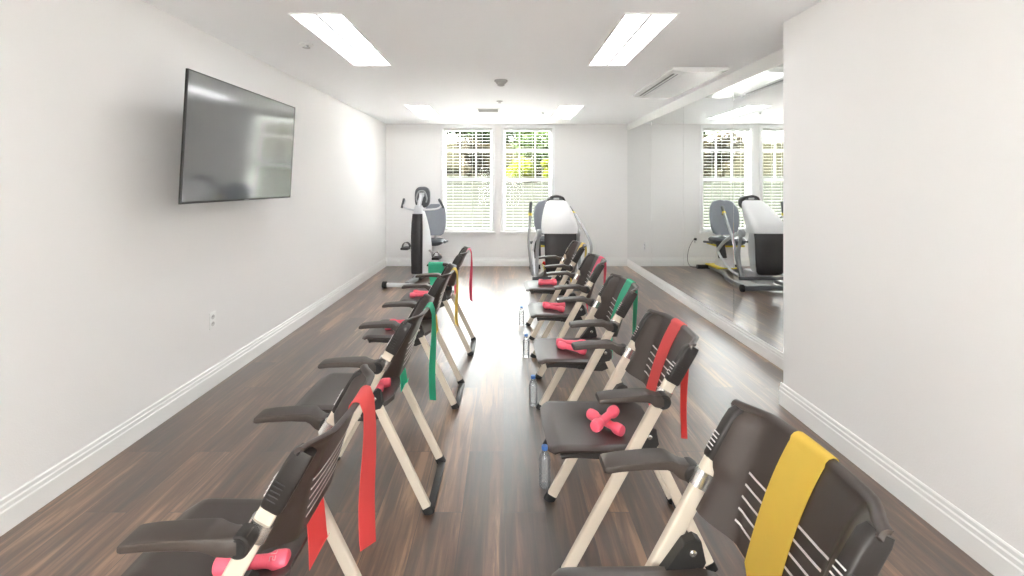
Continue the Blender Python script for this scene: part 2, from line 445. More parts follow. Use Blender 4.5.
# ------------------------------------------------------------------ ceiling fixtures
def troffer(x0, y0, label):
    t = thing('ceiling_light', label, 'ceiling light', (x0+.155, y0+.605, H), 0, 'long recessed ceiling lights')
    w, l = .165, .61
    bm = NB()
    for s in (-1, 1):
        box(bm, s*w-(.012 if s > 0 else 0), s*w+(.012 if s < 0 else 0), -l, l, -.009, 0, .002, 1)
        box(bm, -w, w, s*l-(.012 if s > 0 else 0), s*l+(.012 if s < 0 else 0), -.009, 0, .002, 1)
    box(bm, -.010, .010, -l+.01, l-.01, -.008, 0, .002, 1)
    finish('frame', bm, 'trim', t)
    for s in (-1, 1):
        bm = NB()
        a, b = sorted((s*.010, s*(w-.012)))
        n = 8
        g = [[(a+(b-a)*i/n, yy, -.003-.004*math.sin(PI*i/n)) for yy in (-l+.012, l-.012)] for i in range(n+1)]
        sheet(bm, g, .002)
        finish('diffuser', bm, 'lens', t)
troffer(-1.29, 2.79, 'bright long ceiling light on the left, nearest the camera')
troffer(.735, 2.79, 'bright long ceiling light on the right, nearest the camera')
troffer(-1.29, 6.05, 'long ceiling light at the far left, above the exercise bike')
troffer(.735, 6.05, 'long ceiling light at the far right, above the white hooded machine')
troffer(-1.29, -.47, 'long ceiling light on the left, behind the camera')
troffer(.735, -.47, 'long ceiling light on the right, behind the camera')

# air unit beside the mirror
t = thing('air_conditioner', 'white ceiling air unit with one long slot beside the mirror top', 'air conditioner', (1.74, 4.72, H))
bm = NB()
g = []
for i in range(13):
    x = -.25+.5*i/12
    zz = -.012-.038*math.cos(PI*(x)/.62)
    g.append([(x, y, zz) for y in (-.63, .63)])
rings = []
for y in (-.63, -.622, .622, .63):
    ins = .006 if abs(y) > .625 else 0
    r = [(-.25+.5*i/12, y, -.012+ins-.034*math.cos(PI*(-.25+.5*i/12)/.60)) for i in range(13)]
    r += [(.25, y, -.0), (-.25, y, -.0)]
    rings.append(r)
loft(bm, rings)
finish('cover', bm, 'acw', t)
bm = NB()
for x, hwd in ((-.198, .009), (-.165, .004)):
    zz = -.012-.034*math.cos(PI*x/.60)
    box(bm, x-hwd, x+hwd, -.52, .52, zz-.0025, zz+.004)
finish('outlet_slot', bm, 'slotdark', t, smooth=False)
bm = NB(); box(bm, -.24, -.232, -.6, .6, -.034, -.028); box(bm, -.125, -.118, -.6, .6, -.0425, -.036); finish('vane_edge', bm, 'grille', t, smooth=False)

t = thing('smoke_detector', 'round grey smoke detector on the ceiling above the aisle', 'smoke detector', (-.03, 4.6, H))
bm = NB(); lathe(bm, [(.066, 0), (.066, -.012), (.062, -.016)], 28); finish('base', bm, 'detector', t)
bm = NB(); lathe(bm, [(.052, -.016), (.05, -.03), (.036, -.038), (.034, -.052), (.026, -.056)], 28); finish('sensor_head', bm, 'detector', t)
def sprinkler(x, y, m, label, r=.03):
    t = thing('ceiling_sprinkler', label, 'sprinkler', (x, y, H), 0, 'ceiling sprinklers')
    bm = NB(); lathe(bm, [(r, 0), (r, -.004), (r*.85, -.007)], 20); finish('cover_plate', bm, m, t)
    bm = NB(); lathe(bm, [(r*.3, -.007), (r*.3, -.02), (r*.55, -.022), (r*.55, -.025)], 12); finish('deflector', bm, 'steel', t)
sprinkler(-.055, 5.75, 'detector', 'small dark round sprinkler on the ceiling beyond the smoke detector', .04)
sprinkler(-1.46, 3.42, 'trim', 'small white sprinkler plate on the ceiling left of the near light', .05)
sprinkler(.56, 6.65, 'trim', 'tiny white sprinkler plate by the far right ceiling light', .03)
t = thing('air_vent', 'square white air vent in the ceiling before the windows', 'vent', (-.22, 6.45, H))
bm = NB()
for s in (-1, 1):
    box(bm, s*.15-.014, s*.15+.014, -.16, .16, -.008, 0, .002, 1); box(bm, -.15, .15, s*.15-.012, s*.15+.012, -.008, 0, .002, 1)
finish('frame', bm, 'trim', t)
bm = NB()
for k in range(9):
    box(bm, -.136, .136, -.13+.03*k, -.125+.03*k, -.012, -.001, rot=Matrix.Rotation(.6, 3, 'X'))
finish('louvres', bm, 'grille', t, smooth=False)

# ------------------------------------------------------------------ outlets
def outlet(loc, rz, label):
    t = thing('wall_outlet', label, 'outlet', loc, rz)
    bm = NB(); box(bm, -.036, .036, -.006, 0, -.058, .058, .004); finish('cover_plate', bm, 'outlet', t)
    for s in (-1, 1):
        bm = NB(); prism(bm, [(.017*math.cos(a)*1.0, s*.024+.016*math.sin(a)) for a in [2*PI*i/16 for i in range(16)]], 'y', -.0075, -.005)
        rc = finish('receptacle', bm, 'socket', t)
        bm = NB()
        for dx in (-.006, .006): box(bm, dx-.0012, dx+.0012, -.0080, -.0070, s*.024, s*.024+.008)
        finish('slot', bm, 'slotdark', rc, smooth=False)
    return t
outlet((XL, 3.22, .462), PI/2, 'white double outlet low on the left wall below the television')
outlet((XM-.001, 6.96, .47), -PI/2, 'white double outlet set into the mirror near the back corner')
outlet((.96, YB, .44), 0, 'white double outlet on the back wall behind the white hooded machine')

# ------------------------------------------------------------------ television
tvc = Vector((-1.76, 3.20, 1.672))
tv = thing('television', 'wide flat black television tilted out from the left wall on a bracket', 'television', tuple(tvc))
ang = 0.0
yaw = -ang
# local frame: screen faces +x ; width along y
Rt = Matrix.Rotation(yaw, 4, 'Z') @ Matrix.Rotation(math.radians(3.2), 4, 'Y')
def tvx(bm): bmesh.ops.transform(bm, matrix=Rt, verts=bm.verts[:])
bm = NB(); box(bm, -.012, 0, -.655, .655, -.375, .375, .003); box(bm, -.055, -.010, -.34, .34, -.27, .15, .01); tvx(bm); finish('housing', bm, 'tvbody', tv)
bm = NB(); box(bm, -.001, .0015, -.648, .648, -.362, .368); tvx(bm); finish('screen', bm, 'tvscreen', tv, smooth=False)
bm = NB()
for s in (-1, 1):
    box(bm, -.002, .003, s*.651-.004, s*.651+.004, -.375, .375, .001, 1)
box(bm, -.002, .003, -.655, .655, .3685, .375, .001, 1); box(bm, -.002, .003, -.655, .655, -.375, -.3645, .001, 1)
tvx(bm); finish('bezel', bm, 'steelblack', tv)
bm = NB(); box(bm, .003, .0038, -.03, .03, -.3725, -.367, .0003, 1); tvx(bm); finish('badge', bm, 'steel', tv, smooth=False)
bm = NB(); box(bm, XL+.0005-tvc.x, XL+.02-tvc.x, -.12, .12, -.16, .12, .003)
tube(bm, [(XL+.05-tvc.x, .0, 0), (-.17, .12, 0), (-.085, 0, 0)], .02, .03, n=8, p=4)
finish('wall_bracket', bm, 'steelblack', tv)

# ------------------------------------------------------------------ chair
U0 = .27      # local x = u - U0
TH = .553     # tube lean per height
HW = .205
def P(u, v, z): return Vector((u-U0, v, z))
def ss(a, b, x):
    t = min(1, max(0, (x-a)/(b-a))); return t*t*(3-2*t)
ZB, ZT = .565, .828
def shell(s, t):
    """s in -1..1 across, t 0..1 up (1..1.3 the rolled top): middle surface of the backrest"""
    tt = min(t, 1)
    a = abs(s)
    fold = .66+.20*tt
    zb = ZB + .018*ss(.5, 1, a) - .012*(1-a*a)
    z = zb+(ZT-zb)*tt
    ut = TH*z + .018 - .025*ss(.665, .71, z)
    uc = .400 + .062*tt + .028*tt**3
    k = 1-ss(fold-.12, 1.0, a)
    bul = .018*(1-a*a)*tt
    u = ut+(uc-ut)*k + bul*.9
    v = (HW-.013)*s
    if t > .9:
        q = min(1, (t-.9)/.1)
        v *= 1+.20*q*q*ss(.70, 1, a)
        z -= .0
    if t > 1:
        ph = (t-1)/.3*math.radians(125); r = .012
        u += r*(1-math.cos(ph)); z += r*math.sin(ph)
    return u, v, z

def make_chair():
    root = thing('folding_chair', 'x', 'chair')
    # --- backrest shell
    bm = NB()
    ni, nj = 37, 27
    tsq = [j/18 for j in range(19)]+[1+.3*j/8 for j in range(1, 9)]
    g = [[P(*shell(-1+2*i/(ni-1), tt)) for tt in tsq] for i in range(ni)]
    sheet(bm, g, .009)
    back = finish('backrest', bm, 'plastic', root, angle=50)
    # slits drawn as solid pale strips, their glint put into the colour
    bm = NB()
    for k in range(5):
        z = .713-.0265*k
        t = (z-ZB)/(ZT-ZB)
        n = 18
        top, bot = [], []
        half = .130-.005*k
        for i in range(n+1):
            v = -half+2*half*i/n + .004*k
            s = v/(HW-.013)
            rows = []
            for dz in (-.0022, .0022):
                u, vv, zz = shell(s, t+dz/(ZT-ZB)-.0)
                rows.append(P(u, v, zz))
            top.append(rows)
        sheet(bm, top, .0112)
    finish('lumbar_slit_glint', bm, 'slot', back)
    for sgn in (-1, 1):
        # --- front leg: one straight flat tube from floor to backrest top
        bm = NB()
        tube(bm, [P(.006, sgn*HW, .012), P(TH*.765, sgn*HW, .765)], .021, .0115, n=20, p=5.5, side=(1, 0, 0))
        leg = finish('leg', bm, 'cream', root)
        bm = NB()
        tube(bm, [P(-.003, sgn*HW, 0), P(.012, sgn*HW, .026)], .0245, .0145, n=16, p=3.5, side=(1, 0, 0))
        finish('foot_cap', bm, 'rubber', leg)
        # --- rear leg
        vi = sgn*(HW-.026)
        bm = NB()
        tube(bm, [P(.325, vi, .465), P(.545, vi, .014)], .019, .0105, n=20, p=5.5, side=(1, 0, 0))
        lathe(bm, [(.016, -.0105), (.019, -.008), (.019, .008), (.016, .0105)], 16, Matrix.Translation(P(.322, vi, .470)) @ Matrix.Rotation(PI/2, 4, 'X'))
        leg = finish('leg', bm, 'cream', root)
        bm = NB()
        tube(bm, [P(.552, vi, 0), P(.537, vi, .028)], .0225, .0135, n=16, p=3.5, side=(1, 0, 0))
        finish('foot_cap', bm, 'rubber', leg)
        # --- bracket between tube, seat and rear leg
        bm = NB()
        a, b = sorted((sgn*(HW-.0125), sgn*(HW-.0155+.001)))
        poly = [(.215-U0, .405), (.25-U0, .398), (.285-U0, .425), (.31-U0, .445), (.342-U0, .452), (.352-U0, .468), (.340-U0, .522), (.325-U0, .530), (.298-U0, .520), (.268-U0, .478), (.235-U0, .435)]
        prism(bm, poly, 'y', sgn*(HW-.0124), sgn*(HW-.0395), bev=.0015)
        br = finish('bracket', bm, 'steelblack', root, smooth=False)
        for u, z in ((.318, .495), (.252, .418)):
            bm = NB(); lathe(bm, [(.009, 0), (.009, .003), (.005, .006)], 12, Matrix.Translation(P(u, sgn*(HW-.0385), z)) @ Matrix.Rotation(sgn*PI/2, 4, 'X'))
            lathe(bm, [(.009, 0), (.009, .003), (.005, .006)], 12, Matrix.Translation(P(u, sgn*(HW-.0130), z)) @ Matrix.Rotation(-sgn*PI/2, 4, 'X'))
            lathe(bm, [(.004, -.0385), (.004, -.0130)], 8, Matrix.Translation(P(u, sgn*HW, z)) @ (Matrix.Rotation(-PI/2, 4, 'X') if sgn > 0 else Matrix.Rotation(PI/2, 4, 'X')))
            finish('bolt', bm, 'chrome', br)
        # --- black sleeve on the upper tube
        bm = NB()
        d = Vector((TH, 0, 1)).normalized()
        z0 = .700
        rings = []
        for zz, w, h, o_ in ((z0, .0235, .0145, 0), (z0+.006, .0255, .0165, .0), (.79, .0255, .0165, .002), (.815, .0245, .0165, .004), (.827, .019, .014, .009)):
            q = P(TH*zz+.003+o_, sgn*(HW+.003), zz)
            sd = Vector((1, 0, -TH)).normalized()
            rings.append([q+sd*x+Vector((0, 1, 0))*y for x, y in sect(24, w, h, 5)])
        loft(bm, rings)
        sl = finish('sleeve', bm, 'sleeve', back)
        bm = NB()
        sd = Vector((1, 0, -TH)).normalized()
        bn = NB()
        for k in range(5):
            zz = .720+.0095*k
            q = P(TH*zz+.003, sgn*(HW+.003), zz)
            tube(bm, [q-sd*.020+Vector((0, sgn*.0166, 0)), q+sd*.004+Vector((0, sgn*.0166, 0))], .0018, .0012, n=6)
            tube(bn, [q-sd*.0258+Vector((0, -.011, 0)), q-sd*.0258+Vector((0, .010, 0))], .0018, .0016, n=6)
        finish('side_groove', bm, 'rubber', sl)
        finish('vent_glint', bn, 'slot', sl)  # pale bars paint the light showing at the sleeve vents
        # --- armrest
        bm = NB()
        va = sgn*(HW+.051)
        prof = [(.113, .670, .010, .0290, va), (.116, .675, .015, .0315, va), (.123, .677, .018, .0325, va), (.16, .682, .019, .033, va), (.23, .687, .021, .033, va),
                (.278, .689, .025, .032, va), (.292, .688, .030, .031, va-sgn*.002), (.308, .680, .038, .027, va-sgn*.007), (.325, .676, .043, .0235, va-sgn*.011), (.345, .676, .046, .021, va-sgn*.013), (.362, .672, .038, .020, va-sgn*.014)]
        rings = []
        for u, zt, th, hw, vc in prof:
            r = []
            for x, y in rrect(hw, th/2, min(.0035 if u < .30 else .0035+(u-.30)*.17, th*.45, hw*.45)):
                r.append(P(u, vc+x, zt-th/2+y))
            rings.append(r)
        loft(bm, rings)
        arm = finish('armrest', bm, 'arm', root)
        bm = NB()
        lathe(bm, [(.020, -.024), (.0245, -.020), (.0255, 0), (.0250, .019), (.022, .022)], 24, Matrix.Translation(P(.345, sgn*(HW+.037), .652)) @ Matrix.Rotation(-sgn*PI/2, 4, 'X'))
        hub = finish('arm_hub', bm, 'sleeve', arm)
        bm = NB()
        lathe(bm, [(.019, .0215), (.019, .0228), (.015, .0232), (.013, .0222)], 24, Matrix.Translation(P(.345, sgn*(HW+.037), .652)) @ Matrix.Rotation(-sgn*PI/2, 4, 'X'))
        finish('hub_ring', bm, 'rubber', hub)
        bm = NB()
        za, zb2 = .634, .672
        tube(bm, [P(TH*za, sgn*(HW+.001), za), P(TH*zb2, sgn*(HW+.001), zb2)], .0265, .0165, n=18, p=2.8, side=(1, 0, 0))
        finish('arm_clamp', bm, 'chrome', root)
    # --- floor bar between rear feet
    bm = NB(); box(bm, .535-U0, .57-U0, -(HW-.042), HW-.042, .001, .016, .004); finish('floor_bar', bm, 'steelblack', root)
    # --- seat
    bm = NB()
    NI, NJ = 26, 25
    ua, ub = -.043, .375
    g = []
    for i in range(NI):
        f = i/(NI-1)
        u0 = ua+(ub-ua)*f
        # half width by position (rounded corners)
        def hwid(u):
            h = .191
            if u < ua+.035: q = (ua+.035-u)/.035; h -= .030*(1-math.sqrt(max(0, 1-q*q)))
            if u > ub-.09: q = (u-(ub-.09))/.09; h -= .09*(1-math.sqrt(max(0, 1-q*q)))
            return h
        row = []
        for j in range(NJ):
            s = -1+2*j/(NJ-1)
            h = hwid(u0)
            sk = ss(.93, 1, abs(s))
            fr = ss(.09, 0, f) if False else (1-ss(0, .10, f))
            z = .456 - .010*(1-s*s)*math.sin(PI*min(1, f*1.05)) - .016*fr - .004
            z += .014*ss(.85, 1, f)
            z -= (.008+.006*ss(.1, .95, f))*(ss(.92, 1.0, abs(s)))
            u = u0 - .006*(1-s*s)*(1-ss(0, .3, f))
            row.append(P(u, s*h, z))
        g.append(row)
    sheet(bm, g, .009)
    seat = finish('seat', bm, 'plastic', root, angle=45)
    bm = NB()
    for sgn in (-1, 1):
        tube(bm, [P(.0, sgn*.172, .418), P(.05, sgn*.176, .424), P(.2, sgn*.178, .418), P(.30, sgn*.178, .44)], .010, .009, n=10, k=4)
    tube(bm, [P(.175, -HW+.012, .416), P(.175, HW-.012, .416)], .009, n=10)
    for sgn in (-1, 1):
        prism(bm, [(-.005-U0, .436), (-.005-U0, .429), (.12-U0, .417), (.24-U0, .398), (.30-U0, .394), (.338-U0, .410), (.345-U0, .444), (.25-U0, .438)], 'y', sgn*.180, sgn*.1885)
    finish('seat_frame', bm, 'sleeve', root)
    return root

proto = make_chair()
chairs = []
R_ = [(.157, .98, .04), (.205, 1.865, .02), (.228, 2.70, .02), (.24, 3.565, .02), (.242, 4.41, .03)]
L_ = [(-.90, 1.225, .0), (-.867, 2.165, -.01), (-.85, 3.09, -.01), (-.82, 3.99, -.01)]
RL = ['brown-black folding armchair with a yellow band, nearest chair in the right row',
      'brown-black folding armchair with red band and crossed dumbbells, second in the right row',
      'brown-black folding armchair in the right row with a green band over its back',
      'brown-black folding armchair with a pink-red band, behind the green-banded chair in right row',
      'brown-black folding armchair farthest down the right row, before the white machine']
LL = ['brown-black folding armchair with a red band, nearest chair in the left row',
      'brown-black folding armchair in the left row with a green band hanging from its back',
      'brown-black folding armchair in the left row with a narrow yellow band',
      'brown-black folding armchair farthest down left row, green band on its far arm']
for k, (row, labs, side) in enumerate(((R_, RL, 'right'), (L_, LL, 'left'))):
    for (xf, yc, rz), lb in zip(row, labs):
        c = proto if not chairs else copy_tree(proto)
        c.location = (xf+U0, yc, 0); c.rotation_euler = (0, 0, rz)
        c['label'] = lb; c['category'] = 'chair'; c['group'] = 'folding chairs in two rows facing left'
        chairs.append(c)
CR, CL = chairs[:5], chairs[5:]
def W(ch, p):
    return Matrix.Translation(ch.location) @ Matrix.Rotation(ch.rotation_euler.z, 4, 'Z') @ p

# ------------------------------------------------------------------ resistance bands
def band(ch, m, label, v0=0.0, w=.10, zf=.40, zr=.42, twf=0., twr=0., slant=0., point=True, du=0.):
    """over the top of the backrest: down the front to zf, down behind to zr"""
    rows = []
    nj = 11
    def row(fn): rows.append([fn(-1+2*j/(nj-1)) for j in range(nj)])
    off = .0085
    # front tail (free hanging below the shell)
    ub, _, zb = shell(v0/HW, 0.0)
    K = 10
    for i in range(K+1):
        f = 1-i/K    # 1 at the tail end
        def fn(a, f=f):
            tw = twf*f
            wd = w*(1-.25*f)
            u = ub-.009+.014*f + a*wd/2*math.sin(tw) + .002*math.sin(6*f+a)*f
            v = v0+slant*.3 + a*wd/2*math.cos(tw)
            z = zb+(zf-zb)*f
            if point and f > .8: z += (a+1)*.022*(f-.8)/.2
            return P(u, v, z)
        row(fn)
    # up the shell
    K = 14
    for i in range(1, K+1):
        t = i/K*.985
        def fn(a, t=t):
            v = v0+slant*(1-t)*.3+a*w/2
            u, vv, z = shell(v/(HW-.013), t)
            return P(u-off, v, z+.0)
        row(fn)
    # over the top
    for ang in (0, 30, 60, 90, 120):
        an = math.radians(ang)
        def fn(a, an=an):
            v = v0+a*w/2
            u, vv, z = shell(v/(HW-.013), 1.0)
            return P(u+.0115-.0195*math.cos(an), v, z+.0195*math.sin(an))
        row(fn)
    ut, _, zt = shell(v0/(HW-.013), 1.0); zt += .019
    K = 16
    for i in range(1, K+1):
        f = i/K
        def fn(a, f=f):
            tw = twr*ss(0, .6, f)
            wd = w*(1-.12*f)
            v = v0+a*wd/2*math.cos(tw)
            uu, vv, z0 = shell((v0+a*w/2)/(HW-.013), 1.0)
            base = uu*(1-ss(0, .25, f))+ut*ss(0, .25, f)
            u = base+.031+du*f-.004*f + a*wd/2*math.sin(tw)*1.0 + .003*math.sin(7*f)
            z = zt-.004+(zr-zt)*f
            if point and f > .85: z += (1-a)*.02*(f-.85)/.15
            return P(u, v, z)
        row(fn)
    # light smoothing of the strip
    bm = NB(); sheet(bm, rows, .0012)
    o = finish('resistance_band', bm, m, angle=80)
    o.location = ch.location; o.rotation_euler = ch.rotation_euler
    tag(o, label, 'exercise band', 'resistance bands draped over the chair backs')
band(CR[0], 'b_yellow', 'wide yellow band over the back of the nearest chair in the right row', .012, .105, .42, .45)
band(CR[1], 'b_red', 'red band over the second chair back in the right row, tail hanging behind', .028, .09, .40, .35, .3, .10)
band(CR[2], 'b_green', 'green band over the third chair back in the right row', .0, .10, .40, .375, .2, .1)
band(CR[3], 'b_pink', 'pink-red band over the fourth chair back in the right row', .0, .10, .42, .45, .1, .1)
band(CR[4], 'b_yellow', 'yellow band over the farthest chair back in the right row', .0, .09, .42, .55)
band(CL[0], 'b_red', 'long coral red band hanging from the nearest left-row chair back', .02, .10, .40, .42, .3, .18, du=.0)
band(CL[1], 'b_green', 'green band hanging behind the second chair back in the left row', .0, .09, .45, .385, .3, .2)
band(CL[2], 'b_yellow', 'narrow yellow band hanging behind the third chair back in the left row', .0, .08, .40, .45, .2, .15)
band(CL[3], 'b_pink', 'red band hanging behind the farthest chair back in the left row', .03, .10, .45, .38, .2, .2)
# green band laid over the far armrest of the farthest left chair and down onto its seat
rows = []
va = HW+.051
path = [(va+.040, .60), (va+.040, .64), (va+.037, .674), (va+.028, .690), (va, .694), (va-.028, .690), (va-.040, .672), (va-.052, .60), (va-.070, .53), (.135, .482), (.11, .466), (.05, .4605), (-.02, .4595), (-.07, .461)]
pts = smooth_path([(0, a, b) for a, b in path], 4)
for p in pts:
    rows.append([P(.13+.13*k/8 + .03*ss(.64, .46, p.z)+(.05*(.15-p.y) if p.y < .15 else 0), p.y, p.z+.0015*math.sin(k*1.3)) for k in range(9)])
bm = NB(); sheet(bm, rows, .0014)
o = finish('resistance_band', bm, 'b_green', angle=80); o.location = CL[3].location; o.rotation_euler = CL[3].rotation_euler
tag(o, 'green band spread from the far armrest onto the seat of the farthest left chair', 'exercise band')

# ------------------------------------------------------------------ dumbbells
def make_dumbbell():
    root = thing('dumbbell', 'x', 'dumbbell')
    prof = [(.010, -.0145), (.0285, -.0135+.000), ]
    bm = NB()
    pr = [(.004, -.088), (.015, -.0875), (.0200, -.084), (.0222, -.074), (.0222, -.058), (.0205, -.050), (.0170, -.043), (.0152, -.034), (.0155, 0),
          (.0152, .034), (.0170, .043), (.0205, .050), (.0222, .058), (.0222, .074), (.0200, .084), (.015, .0875), (.004, .088)]
    lathe(bm, pr, 24, Matrix.Rotation(PI/2, 4, 'Y'))
    finish('grip', bm, 'pink', root)
    return root
db = make_dumbbell()
dcount = 0
def dumbbell(ch, u, v, ang, label, dz=0., tilt=0.):
    global dcount
    d = db if dcount == 0 else copy_tree(db)
    dcount += 1
    p = W(ch, P(u, v, 0))
    z = .4470+.0222+.0012
    d.location = (p.x, p.y, z+dz); d.rotation_euler = (0, tilt, ang)
    d['label'] = label; d['category'] = 'dumbbell'; d['group'] = 'pink dumbbells on the chair seats'
    return d
def pair(ch, u, v, a1, a2, txt, cross=False):
    if cross:
        dumbbell(ch, u-.003, v-.030, a1, f'upper pink dumbbell of the crossed pair on {txt}', .030, .0)
        dumbbell(ch, u+.004, v, a2, f'lower pink dumbbell of the crossed pair on {txt}')
    else:
        dumbbell(ch, u, v-.042, a1, f'nearer pink dumbbell of the pair on {txt}')
        dumbbell(ch, u+.01, v+.042, a2, f'farther pink dumbbell of the pair on {txt}')
pair(CR[1], .19, -.035, .88, -.95, 'the second seat of the right row', True)
pair(CR[2], .16, .0, -.65, -.15, 'the third seat of the right row')
pair(CR[3], .14, .0, -.7, -.1, 'the fourth seat of the right row')
pair(CR[4], .17, .03, .0, .15, 'the farthest seat of the right row')
d1 = dumbbell(CL[0], .275, -.075, .12, 'pink dumbbell with a marked head, on the nearest left seat')
pair(CL[1], .235, -.03, .6, .2, 'the second seat of the left row')
pair(CL[2], .15, .02, .3, .1, 'the third seat of the left row')
pair(CL[3], .11, -.02, .2, -.1, 'the farthest seat of the left row')
# raised mark on the visible head
bm = NB()
def strip(pts, zc=.0289):
    for a, b in zip(pts, pts[1:]):
        tube(bm, [Vector((a[0], a[1], math.sqrt(max(0, .0223**2-a[1]**2)))), Vector((b[0], b[1], math.sqrt(max(0, .0223**2-b[1]**2))))], .0011, n=6)
strip([(.046, -.010), (.046, -.001)]); strip([(.046, -.001), (.053, -.001)])
strip([(.053, -.001), (.053, -.008)]); strip([(.053, -.008), (.059, -.009)]); strip([(.059, -.009), (.059, .0)])
strip([(.046, .005), (.059, .005)]); strip([(.059, .005), (.059, .012)])
bmesh.ops.transform(bm, matrix=Matrix.Rotation(.5, 4, 'X'), verts=bm.verts[:])
finish('weight_mark', bm, 'mark', d1)

# ------------------------------------------------------------------ bottles
def make_bottle():
    root = thing('water_bottle', 'x', 'bottle')
    bm = NB()
    pr = [(.006, .003), (.022, 0), (.0265, .006), (.0272, .02), (.0262, .03), (.0272, .04), (.0262, .052), (.027, .062), (.027, .108), (.0262, .116), (.0272, .124), (.025, .138), (.018, .154), (.0125, .164), (.0125, .178)]
    lathe(bm, pr, 24); finish('bottle_body', bm, 'pet', root)
    bm = NB()
    lathe(bm, [(.0245, .004), (.0253, .02), (.0245, .03), (.0253, .04), (.0245, .052), (.0252, .062), (.0252, .108), (.0253, .124), (.023, .138), (.017, .150)], 24); finish('water', bm, 'water', root)
    bm = NB(); lathe(bm, [(.0140, .172), (.0145, .174), (.0145, .188), (.0135, .190)], 20); finish('cap', bm, 'bluecap', root)
    return root
bt = make_bottle()
for k, (x, y, lb) in enumerate([(.190, 2.16, 'clear water bottle with a blue cap on the floor beside the second right-row chair'),
                                (.186, 2.95, 'clear water bottle on the floor beside the third right-row chair'),
                                (.180, 3.77, 'clear water bottle on the floor beside the fourth right-row chair'),
                                (.175, 4.63, 'clear water bottle on the floor beside the farthest right-row chair')]):
    b_ = bt if k == 0 else copy_tree(bt)
    b_.location = (x, y, 0); b_['label'] = lb; b_['category'] = 'bottle'; b_['group'] = 'water bottles along the aisle'
    b_.rotation_euler = (0, 0, k*1.3)

# ------------------------------------------------------------------ recumbent bike (left)
bk = thing('exercise_bike', 'grey recumbent exercise bike with a tall silver tower, back left of room', 'exercise bike', (-1.225, 6.85, 0), -.13)
# tower: front at y=-.25, deepening downward
bm = NB(); rings = []
tz = [(.06, -.20, .34, .070), (.12, -.225, .40, .078), (.3, -.235, .41, .082), (.5, -.235, .37, .084), (.7, -.23, .27, .084), (.85, -.22, .15, .080), (.98, -.20, .04, .072), (1.06, -.19, -.03, .060), (1.10, -.175, -.07, .045)]
for z, y0, y1, hw in tz:
    rings.append([(x, (y0+y1)/2+y, z) for x, y in sect(24, hw, (y1-y0)/2, 3.2)])
loft(bm, rings); finish('tower_shroud', bm, 'lightsilver', bk, angle=60)
bm = NB()
g = []
for z, y0, y1, hw in tz[1:7]:
    g.append([((hw+.001)*a*.99, y0-.004+.032*abs(a)**3.5, z) for a in (-1, -.8, -.5, 0, .5, .8, 1)])
sheet(bm, g, .008); finish('front_panel', bm, 'dark', bk, angle=60)
bm = NB(); box(bm, -.07, .07, -.21, .30, .03, .075, .01); finish('tower_foot', bm, 'dark', bk)
bm = NB(); tube(bm, [(0, -.12, 1.06), (.01, -.10, 1.14), (.02, -.04, 1.24)], .032, .028, n=14, k=4); finish('console_mast', bm, 'lightsilver', bk)
bm = NB()
rings = []
for y, w, h in ((-.035, .085, .125), (-.02, .112, .15), (.01, .118, .155), (.03, .105, .145)):
    rings.append([(.02+x, y, 1.215+z) for x, z in sect(28, w, h, 3.2)])
loft(bm, rings); con = finish('console', bm, 'darkgrey', bk, angle=50)
bm = NB(); tube(bm, [(-.045, -.035, 1.14), (-.06, -.045, 1.2), (-.03, -.048, 1.29), (.02, -.05, 1.31), (.07, -.048, 1.29), (.10, -.045, 1.2), (.085, -.035, 1.14)], .012, n=8, k=4)
finish('rear_trim', bm, 'silver', con)
bm = NB(); box(bm, -.06, .10, .028, .034, 1.16, 1.32, .003); finish('display', bm, 'screenoff', con)
bm = NB(); box(bm, -.02, .06, -.046, -.033, 1.225, 1.285, .005); finish('rear_badge', bm, 'lightsilver', con)
bm = NB()
tube(bm, [(-.24, -.02, 1.17), (-.27, 0, 1.09), (-.20, -.03, 1.045), (-.05, -.10, 1.035), (.08, -.10, 1.035), (.24, -.03, 1.045), (.30, 0, 1.09), (.27, -.02, 1.17)], .014, n=10, k=5)
hb = finish('handlebar', bm, 'lightsilver', bk)
for s, cx in ((-1, -.275), (1, .305)):
    bm = NB(); tube(bm, [(cx-s*.025, -.04, 1.19), (cx+s*.03, .02, 1.06)], .021, n=12, radii=[.8, 1, 1, .9]); finish('hand_grip', bm, 'darkgrey', hb)
# pedals
bm = NB(); tube(bm, [(-.09, .10, .42), (-.13, .08, .44), (-.14, .02, .46), (-.17, .0, .46)], .016, n=10); tube(bm, [(.09, .10, .42), (.13, .12, .38), (.135, .13, .32), (.15, .14, .30)], .016, n=10); cr_ = finish('crank', bm, 'steel', bk)
for x, y, z in ((-.23, 0, .46), (.20, .14, .30)):
    bm = NB(); box(bm, x-.055, x+.055, y-.10, y+.10, z-.02, z+.015, .008); 
    g = [[(x+.058*math.cos(a), yy, z+.01+.075*math.sin(a)) for yy in (-.03+y, .04+y)] for a in [PI*i/10 for i in range(11)]]
    sheet(bm, g, .006); finish('pedal', bm, 'dark', cr_)
bm = NB(); tube(bm, [(0, -.62, .06), (0, .95, .06)], .035, .03, n=12, p=4); finish('base_rail', bm, 'silver', bk)
bm = NB(); tube(bm, [(-.28, -.62, .045), (.28, -.62, .045)], .028, .024, n=12, p=3); st = finish('front_stabilizer', bm, 'lightsilver', bk)
for s in (-1, 1):
    bm = NB(); lathe(bm, [(.03, -.03), (.045, -.025), (.045, .025), (.03, .03)], 20, Matrix.Translation((s*.315, -.62, .045)) @ Matrix.Rotation(PI/2, 4, 'Y')); finish('wheel', bm, 'rubber', st)
bm = NB(); tube(bm, [(-.25, .93, .04), (.25, .93, .04)], .03, .035, n=12, p=3); finish('rear_stabilizer', bm, 'silver', bk)
